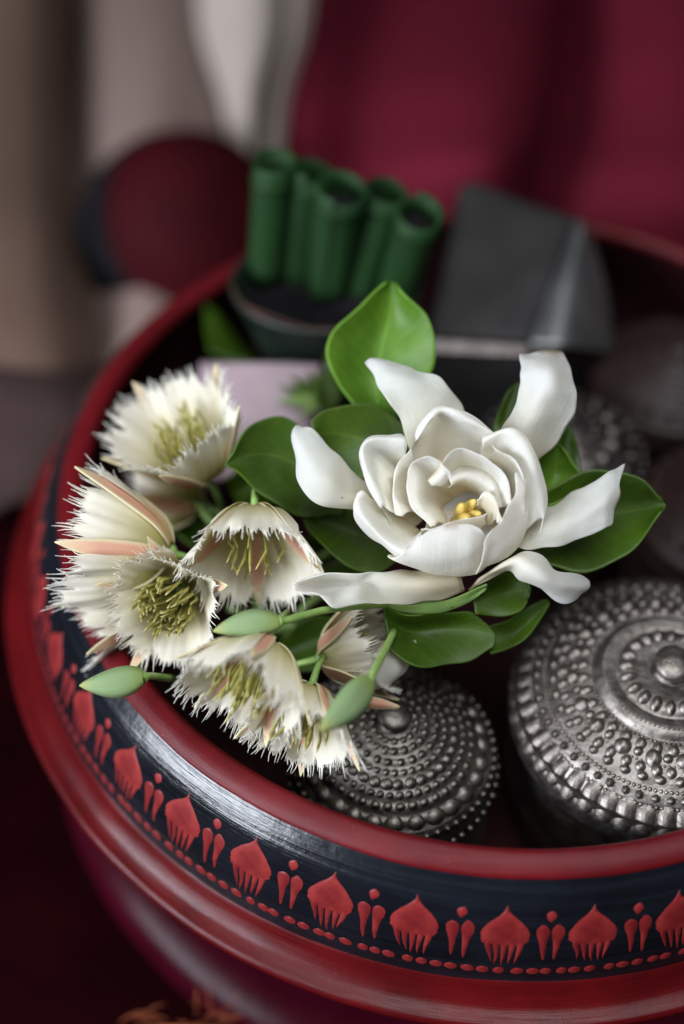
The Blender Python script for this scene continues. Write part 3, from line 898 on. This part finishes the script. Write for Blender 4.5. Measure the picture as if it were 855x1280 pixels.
# ------------------------------------------------------------------ buds on stalks
def bud(label, base, tip, w, stalk, seed, flat=.62):
    root = thing('flower_bud', label, 'flower bud', tuple(base), 'green buds among the fringed blossoms')
    ax = (tip - base); L = ax.length; ax.normalize()
    e1 = ax.orthogonal().normalized()
    e1 = (FWD - ax * FWD.dot(ax)).normalized(); e2 = ax.cross(e1)
    P = []
    for i in range(15):
        v = i / 14
        r = w * (math.sin(math.pi * min(1, .10 + .9 * v ** .9)) ** .75) * (1 - .30 * v) + .0001
        if v == 1: r = .0001
        row = []
        for j in range(20):
            a = 2 * math.pi * j / 20
            k = 1 + .055 * math.cos(5 * a)
            bend = e2 * (.10 * L * math.sin(math.pi * v)) * (.4 if seed % 2 else -.4)
            row.append(base + ax * L * v + bend + (e1 * math.cos(a) * flat + e2 * math.sin(a)) * r * k)
        P.append(row)
    b = MB(); b.grid(P, closed_u=True)
    child('bud', b.mesh('bud'), M['bud'], root)
    b = MB()
    A = catmull([tuple(q) for q in [base] + stalk], 12)
    b.tube([Vector(q) for q in A], [.0014] + [.0008] * 10 + [.0009], 9)
    child('stalk', b.mesh('stalk'), M['stalk'], root)
bud('pale green pointed bud lying on the red rim, tip to the left', at(179, 846, .300), at(99, 857, .300), .0036, [at(188, 845, .303), at(215, 848, .318)], 1)
bud('green bud between the hanging and the lower blossom on a long stalk', at(349, 777, .293), at(266, 789, .293), .0031, [at(362, 774, .294), at(410, 762, .300), at(470, 756, .307), at(520, 752, .312)], 2)
bud('grey green bud hanging over the small silver box', at(462, 850, .286), at(399, 914, .277), .0035, [at(468, 838, .288), at(480, 815, .297), at(492, 790, .308)], 3)
# loose sepal lying on the small box
sl = thing('fallen_sepal', 'thin salmon pink sepal pointing at the knob of the small silver box', 'sepal', tuple(at(470, 880, .297)))
me = patch('blade', [[(440,872,.297),(442,877,.296),(440,882,.297)],[(470,872,.297),(470,879,.296),(468,886,.297)],[(498,882,.300),(500,884,.300),(498,886,.300)]], at, 7, 9)
solid(child('blade', me, M['sepal'], sl), .0004, 1)

# ------------------------------------------------------------------ filler greens in the bowl, left and back
spr = thing('leafy_sprig', 'dark leafy sprig filling the bowl under the fringed blossoms', 'leaves', tuple(at(330, 740, .36)))
SP = [
 [[(300,640,.352),(300,660,.354),(300,680,.352)],[(260,640,.350),(255,665,.356),(255,690,.350)],[(215,620,.352),(205,640,.354),(210,660,.352)]],
 [[(360,700,.350),(380,720,.352),(400,740,.350)],[(390,670,.345),(420,700,.350),(440,735,.345)],[(470,690,.345),(475,705,.345),(478,725,.345)]],
 [[(350,800,.345),(350,820,.347),(350,840,.345)],[(390,770,.338),(400,800,.343),(400,835,.338)],[(450,780,.340),(455,795,.340),(450,810,.340)]],
 [[(250,800,.345),(260,820,.347),(270,840,.345)],[(290,800,.340),(300,830,.343),(310,860,.340)],[(340,820,.343),(345,835,.343),(345,850,.343)]],
 [[(300,640,.350),(290,620,.352),(280,600,.350)],[(340,630,.345),(330,600,.350),(320,575,.345)],[(380,600,.345),(375,590,.345),(370,580,.345)]],
]
for k, rows in enumerate(SP):
    solid(child('leaf', patch('leaf', rows, at, 13, 15, .0005, seed=50 + k), M['leaf_dark'], spr), .0005, 1)
b = MB()
for k in range(9):
    p0 = at(330 + 20 * math.sin(k * 2.1), 760 + 14 * k % 50, .352); p1 = at(230 + 27 * k, 610 + 30 * ((k * 7) % 9), .345)
    b.tube([p0, (p0 + p1) / 2 + Vector((0, 0, .004)), p1], [.0012, .001, .0009], 6)
o = child('twigs', b.mesh('twigs'), M['stalk'], spr); o['kind'] = 'stuff'

sp2 = thing('green_calyx', 'small blurred olive green calyx with narrow lobes beside the tall leaf', 'plant', tuple(at(395, 490, .372)))
for k, (x, y, d) in enumerate([(350, 482, .372), (345, 500, .370), (362, 470, .376), (372, 520, .368), (385, 462, .374), (410, 455, .374)]):
    p0 = (410, 500, .366)
    mx_, my_ = (x + 410) / 2, (y + 500) / 2
    nx_, ny_ = (500 - y) * .10, (x - 410) * .10
    rows = [[(410 - nx_ * .5, 500 - ny_ * .5, .366), (410, 500, .367), (410 + nx_ * .5, 500 + ny_ * .5, .366)], [(mx_ - nx_, my_ - ny_, (.366 + d) / 2), (mx_, my_, (.368 + d) / 2), (mx_ + nx_, my_ + ny_, (.366 + d) / 2)], [(x - 1, y - 1, d), (x, y, d), (x + 1, y + 1, d)]]
    solid(child('lobe', patch('lobe', rows, at, 7, 9, seed=k), M['leaf_under'] if k % 2 else M['leaf_dark'], sp2), .0005, 1)
solid(child('leaf', patch('leaf', [[(415,520,.366),(425,500,.366),(430,480,.366)],[(395,500,.364),(405,470,.366),(415,440,.364)],[(408,445,.366),(410,435,.366),(414,428,.366)]], at, 9, 9, seed=3), M['leaf_dark'], sp2), .0005, 1)

lp = thing('loose_leaf', 'single blurred green leaf leaning on the inner wall behind the highest blossom', 'leaf', tuple(at(280, 420, .405)))
solid(child('blade', patch('blade', [[(262,440,.400),(290,450,.400),(318,450,.400)],[(256,405,.408),(280,420,.406),(312,440,.406)],[(255,378,.412),(260,382,.412),(268,386,.412)]], at, 11, 11, seed=4, ripple=.0006), M['leaf_dark'], lp), .0006, 1)

li = tag(link('lilac_fold', patch('lilac_fold', [[(240,600,.372),(300,600,.372),(380,600,.372)],[(240,520,.372),(300,525,.370),(390,525,.372)],[(250,462,.378),(320,462,.376),(398,466,.378)],[(250,455,.381),(320,455,.380),(400,459,.381)],[(250,460,.388),(320,460,.388),(402,464,.388)],[(250,520,.392),(320,520,.392),(402,520,.392)]], at, 19, 25, .0006, seed=5), M['lilac']), 'pale lilac folded cloth standing behind the highest blossom', 'cloth')
solid(li, .0008, 1)

# ------------------------------------------------------------------ rolled leaf tubes in a leaf cup
cupc = atz(408, 354, .016)
cup = thing('leaf_cup', 'dark green open leaf cup holding rolled leaves at the back of the bowl', 'leaf cup', tuple(cupc))
b = MB()
Rc = .0235
def cuprow(r, z, seg=48): return [cupc + Vector((r * math.cos(2 * math.pi * j / seg) * 1.12, r * math.sin(2 * math.pi * j / seg) * .85, z)) for j in range(seg)]
b.grid([cuprow(Rc * .50, -.0712), cuprow(Rc * .46, -.050), cuprow(Rc * .80, -.015), cuprow(Rc, -.001), cuprow(Rc * 1.01, .0004), cuprow(Rc * .97, .0004), cuprow(Rc * .95, -.002), cuprow(Rc * .76, -.014), cuprow(Rc * .02, -.016)], closed_u=True)
child('cup_wall', b.mesh('cup_wall'), M['cup_leaf'], cup)
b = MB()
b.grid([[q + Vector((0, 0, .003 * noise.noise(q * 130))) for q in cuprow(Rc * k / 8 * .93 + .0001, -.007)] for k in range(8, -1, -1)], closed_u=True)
child('filling', b.mesh('filling'), M['dull_black'], cup)
b = MB()
for k in range(2):
    A = [cupc + Vector((Rc * 1.085 * math.cos(a), Rc * .83 * math.sin(a), .0012 - .0014 * k + .0008 * math.sin(5 * a + k))) for a in np.linspace(R_(185), R_(285), 24)]
    b.tube(A, .0003, 5)
child('binding_thread', b.mesh('binding_thread'), M['brown_thread'], cup)

def spiral_tube(label, top, bot, r, seed):
    root = thing('rolled_leaf', label, 'rolled leaf', tuple(bot), 'rolled green leaves standing in the leaf cup')
    rg = random.Random(seed)
    ax = (top - bot); L = ax.length; ax.normalize()
    e1 = ax.orthogonal().normalized(); e2 = ax.cross(e1)
    n = 60; turns = 1.35
    a0 = rg.uniform(0, 6.28)
    P = []
    for i in range(9):
        v = i / 8
        row = []
        for j in range(n):
            t = j / (n - 1)
            a = a0 + turns * 2 * math.pi * t
            rr = r * (.93 + .09 * t) * (.92 + .08 * v) * (1 + .03 * math.sin(2 * a + seed))
            hh = L * v - .0008 * (1 - t) * v + (.0007 * math.sin(a * .5 + seed) + .0006 * t) * v
            row.append(bot + ax * hh + (e1 * math.cos(a) + e2 * math.sin(a)) * rr)
        P.append(row)
    b = MB(); b.grid(P)
    solid(child('leaf_roll', b.mesh('leaf_roll'), M['tube_leaf'], root), .0006, 0)
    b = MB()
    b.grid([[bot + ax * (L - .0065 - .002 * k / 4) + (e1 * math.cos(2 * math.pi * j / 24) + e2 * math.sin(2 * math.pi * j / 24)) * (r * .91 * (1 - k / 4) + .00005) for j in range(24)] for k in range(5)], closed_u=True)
    child('shade_disc', b.mesh('shade_disc'), M['dull_black'], root)  # near-black disc painted as the shade down inside the open roll
    # a strip tied round near the top
    P = [[bot + ax * (L * .86 + dz + .0006 * math.sin(a + seed)) + (e1 * math.cos(a) + e2 * math.sin(a)) * (r * 1.02 + o) for a in [2 * math.pi * j / 40 for j in range(40)]] for dz, o in ((-.0012, 0), (-.0009, .0003), (.0009, .0003), (.0012, 0))]
    b = MB(); b.grid(P, closed_u=True)
    child('leaf_band', b.mesh('leaf_band'), M['tube_leaf'], root)
TB = [((343, 203), (333, 345), .0055, 'leftmost rolled leaf tube, darkest blue green'), ((390, 212), (372, 352), .0052, 'rolled leaf tube second from the left, tucked behind its neighbours'),
      ((428, 236), (412, 360), .0063, 'widest rolled leaf tube in the middle of the five'), ((484, 238), (448, 366), .0055, 'rolled leaf tube second from the right leaning right'),
      ((526, 264), (492, 378), .0059, 'rightmost rolled leaf tube beside the dark tin box')]
DT = [.374, .377, .368, .373, .363]
DB = [.400, .404, .396, .399, .392]
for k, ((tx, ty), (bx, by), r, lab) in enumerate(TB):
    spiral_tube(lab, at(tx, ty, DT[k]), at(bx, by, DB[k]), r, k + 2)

# ------------------------------------------------------------------ dark tin holder
hol = thing('tin_holder', 'dark grey tapered tin holder behind the gardenia', 'tin', tuple(at(620, 400, .405)))
def quad_box(name, front, back, mat, r=.0015, parent=hol):
    """solid between two quads (4 corners each, same order)"""
    bm = bmesh.new()
    vf = [bm.verts.new(p) for p in front]; vb = [bm.verts.new(p) for p in back]
    bm.faces.new(vf[::-1]); bm.faces.new(vb)
    for i in range(4): bm.faces.new((vf[i], vf[(i + 1) % 4], vb[(i + 1) % 4], vb[i]))
    bmesh.ops.recalc_face_normals(bm, faces=bm.faces)
    bmesh.ops.bevel(bm, geom=bm.edges[:], offset=r, segments=3, affect='EDGES', profile=.6)
    me = bpy.data.meshes.new(name); bm.to_mesh(me); bm.free()
    return child(name, me, mat, parent)
quad_box('tin_body', [at(572,226,.424), at(722,268,.418), at(658,432,.402), at(530,425,.406)], [at(590,222,.438), at(736,295,.432), at(765,440,.426), at(560,430,.436)], M['tin_dark'], .004)
sp_me = patch('lit_side', [[(722,270,.4165),(731,282,.4145),(742,305,.420)],[(692,350,.407),(716,355,.405),(760,372,.415)],[(662,431,.398),(708,434,.397),(768,440,.412)]], at, 13, 13)
solid(child('lit_side', sp_me, M['tin'], hol), .0006, 1)  # right face coloured paler than the front, as if lit differently
quad_box('tin_base', [at(524,422,.400), at(662,430,.395), at(660,446,.394), at(524,440,.399)], [at(560,425,.434), at(769,438,.424), at(768,452,.422), at(560,440,.434)], M['silver_dark'], .001)

def low(p, z=-.0545): return Vector((p.x, p.y + .004, z))
_t = [at(526,441,.401), at(658,447,.396), at(762,453,.424), at(562,442,.434)]
quad_box('stand', _t, [low(p) for p in _t], M['tin_dark'], .001)

# ------------------------------------------------------------------ behind the bowl
M['maroon'] = simple('maroon_cloth', [(.3, (.085, .0075, .016)), (.7, (.125, .0095, .022))], 14, .85, bs_=.3, bsc=900, spec=.05)
M['beige'] = simple('beige_cloth', [(.3, (.17, .118, .10)), (.7, (.23, .165, .145))], 9, .9, bs_=.3, bsc=900, spec=.1)
M['cloth_shade'] = simple('cloth_shade_grey', [(.3, (.034, .021, .020)), (.7, (.056, .036, .034))], 12, .9, bs_=.3, bsc=900, spec=.0)
M['pale'] = simple('pale_cloth', [(.3, (.37, .315, .275)), (.7, (.46, .39, .345))], 12, .9, bs_=.3, bsc=900, spec=.1)
M['brown'] = simple('brown_cloth', [(.3, (.082, .050, .038)), (.7, (.115, .072, .054))], 9, .9, bs_=.3, bsc=900, spec=.1)
def cloth(name, label, rows, mat, rip=.006, nu=40, nv=40, sc_=9, seed=0, t=.003):
    o = tag(link(name, patch(name, rows, lambda x, y, d: at(x, y, d * .88), nu, nv, rip, scale=sc_, seed=seed), M[mat]), label, 'cloth')
    return solid(o, t, 1)
cloth('maroon_cloth', 'deep maroon cloth hanging behind the bowl at the upper right',
      [[(388,-80,.80),(480,-80,.77),(600,-80,.76),(690,-80,.78),(735,-80,.83),(790,-80,.78),(860,-80,.76),(960,-80,.78),(1100,-80,.77),(1300,-80,.79)],
       [(380,30,.74),(470,30,.71),(600,30,.70),(680,30,.72),(725,30,.78),(780,30,.73),(860,30,.71),(960,30,.73),(1100,30,.72),(1300,30,.74)],
       [(356,150,.68),(470,150,.65),(590,150,.635),(665,150,.66),(700,150,.72),(760,160,.68),(860,160,.66),(960,160,.68),(1100,160,.67),(1300,160,.68)],
       [(345,260,.66),(470,230,.63),(580,215,.615),(640,215,.63),(680,225,.69),(740,240,.66),(860,250,.64),(960,250,.66),(1100,250,.65),(1300,250,.66)],
       [(340,380,.68),(470,340,.66),(580,320,.65),(640,320,.67),(680,320,.69),(740,340,.68),(860,360,.67),(960,360,.69),(1100,360,.68),(1300,360,.69)]], 'maroon', .004)
cloth('pale_cloth', 'pale off white cloth edge with a dark seam beside the maroon cloth',
      [[(250,-80,.72),(290,-80,.70),(330,-80,.70),(345,-80,.716),(362,-80,.70),(392,-80,.72)],
       [(250,30,.68),(300,30,.655),(335,30,.655),(350,30,.675),(365,30,.655),(384,30,.67)],
       [(275,120,.64),(300,120,.622),(318,120,.622),(328,120,.642),(342,120,.622),(362,120,.64)],
       [(290,200,.61),(305,200,.60),(316,200,.60),(324,200,.615),(335,200,.60),(352,200,.61)],
       [(300,290,.60),(310,290,.59),(318,290,.59),(324,290,.60),(332,290,.59),(345,290,.60)]], 'pale', .002, 40, 30, t=.002)
cloth('beige_cloth', 'greyish beige cloth hanging in soft folds at the upper left',
      [[(95,-80,.80),(130,-80,.76),(190,-80,.74),(260,-80,.75),(330,-80,.76)],
       [(95,60,.74),(130,60,.70),(190,60,.68),(260,60,.69),(320,60,.70)],
       [(100,200,.67),(130,200,.64),(190,200,.62),(260,200,.63),(315,200,.64)],
       [(100,360,.62),(130,360,.60),(180,360,.58),(240,360,.59),(310,360,.60)],
       [(90,520,.58),(120,520,.56),(160,520,.55),(230,520,.56),(300,520,.58)]], 'beige', .005)
b = MB()
A = catmull([tuple(at(x, y, d * .88 - .004)) for x, y, d in [(352, -80, .704), (357, 30, .662), (333, 110, .630), (322, 200, .603), (326, 290, .594)]], 20)
b.tube([Vector(q) for q in A], .0026, 8)
tag(link('seam_cord', b.mesh('seam_cord'), M['dark_wood']), 'dark cord running down the pale cloth edge beside the maroon cloth', 'cord')
cloth('shade_sheet', 'dark greyish sheet added as shade low behind the left rim of the bowl',  # added sheet: the brown cloth's fade into shade is put into its dark colour
      [[(-420,370,.59),(-60,395,.57),(0,410,.56),(70,440,.555),(140,465,.565)],
       [(-420,470,.545),(-60,480,.535),(0,490,.53),(70,505,.53),(130,515,.54)],
       [(-420,570,.545),(-60,570,.54),(0,570,.53),(60,570,.53),(110,570,.54)],
       [(-420,640,.53),(-60,640,.525),(0,630,.525),(50,620,.53),(90,610,.54)]], 'cloth_shade', .006)
cloth('brown_cloth', 'brownish cloth hanging along the left edge behind the bowl',
      [[(-420,-80,.76),(-60,-80,.74),(0,-80,.73),(50,-80,.735),(88,-80,.77)],
       [(-420,120,.68),(-60,120,.66),(0,120,.65),(50,120,.655),(85,120,.69)],
       [(-420,320,.60),(-60,320,.58),(0,320,.57),(60,320,.575),(100,320,.61)],
       [(-420,430,.565),(-60,430,.55),(0,430,.54),(70,430,.545),(125,430,.57)],
       [(-420,500,.565),(-60,500,.555),(0,500,.55),(70,500,.55),(125,500,.57)],
       [(-420,560,.575),(-60,560,.572),(0,560,.57),(70,560,.57),(125,560,.575)]], 'brown', .005)
b = MB()
b.tube([at(95, -120, .745), at(95, 200, .625), at(112, 520, .535)], [.022, .022, .022], 20)
tag(link('wooden_post', b.mesh('wooden_post'), M['dark_wood']), 'dark brown upright post showing between the two cloths', 'post')

# lacquer jar standing behind the bowl
jc = atz(226, 352, FLOOR) + Vector((0, 0, .004))
jar = thing('lacquer_jar', 'round dark red lacquer jar with a black back leaning behind the bowl', 'jar', tuple(jc))
def jpart(name, prof, mat, n=30):
    b = MB(); b.lathe([tuple(q) for q in catmull(prof, n)], 72, flip=True)
    link(name, b.mesh(name), mat, jar)
jpart('jar_lid', [(.0001, .070), (.010, .069), (.0185, .065), (.0245, .058), (.0280, .048), (.0288, .040)], M['jar_red'])
jpart('jar_body', [(.0285, .0405), (.0296, .040), (.0300, .034), (.0296, .024), (.0275, .013), (.0235, .004), (.021, .0), (.001, .0)], M['dull_black'])
ja = Vector((.62, -.42, .66)).normalized()
jar.rotation_mode = 'QUATERNION'
jar.rotation_quaternion = ja.to_track_quat('Z', 'Y')
jar.location = at(234, 290, .53) - ja * .034
jar.scale = (1.27, 1.27, .95)

# orange threads by the foot of the bowl
b = MB()
rg = random.Random(5)
for k in range(18):
    x = rg.uniform(130, 345) if k < 14 else rg.uniform(235, 300)
    y0 = 1276 + rg.uniform(-6, 16)
    p = [at(x, y0, .362)]
    hgt = rg.uniform(4, 16) if k < 14 else rg.uniform(14, 34)
    dx = rg.uniform(-46, 46) if k < 14 else rg.uniform(-12, 12)
    p.append(at(x + dx * .5, y0 - hgt, .360 + rg.uniform(-.002, .002)))
    p.append(at(x + dx, y0 - hgt * rg.uniform(.3, 1.3), .360 + rg.uniform(-.002, .002)))
    A = catmull([tuple(q) for q in p], 8)
    b.tube([Vector(q) for q in A], [.00011] * 7 + [.00006], 5)
th = thing('thread_tuft', 'tuft of loose orange threads at the foot of the bowl, bottom edge', 'thread', tuple(at(250, 1276, .362)))
o = child('threads', b.mesh('threads'), M['orange'], th); o['kind'] = 'stuff'
b = MB()
b.tube([at(110, 1300, .364), at(200, 1284, .364), at(300, 1288, .364), at(370, 1310, .364)], [.0004, .0005, .0005, .0004], 8)
child('cord', b.mesh('cord'), M['orange'], th)
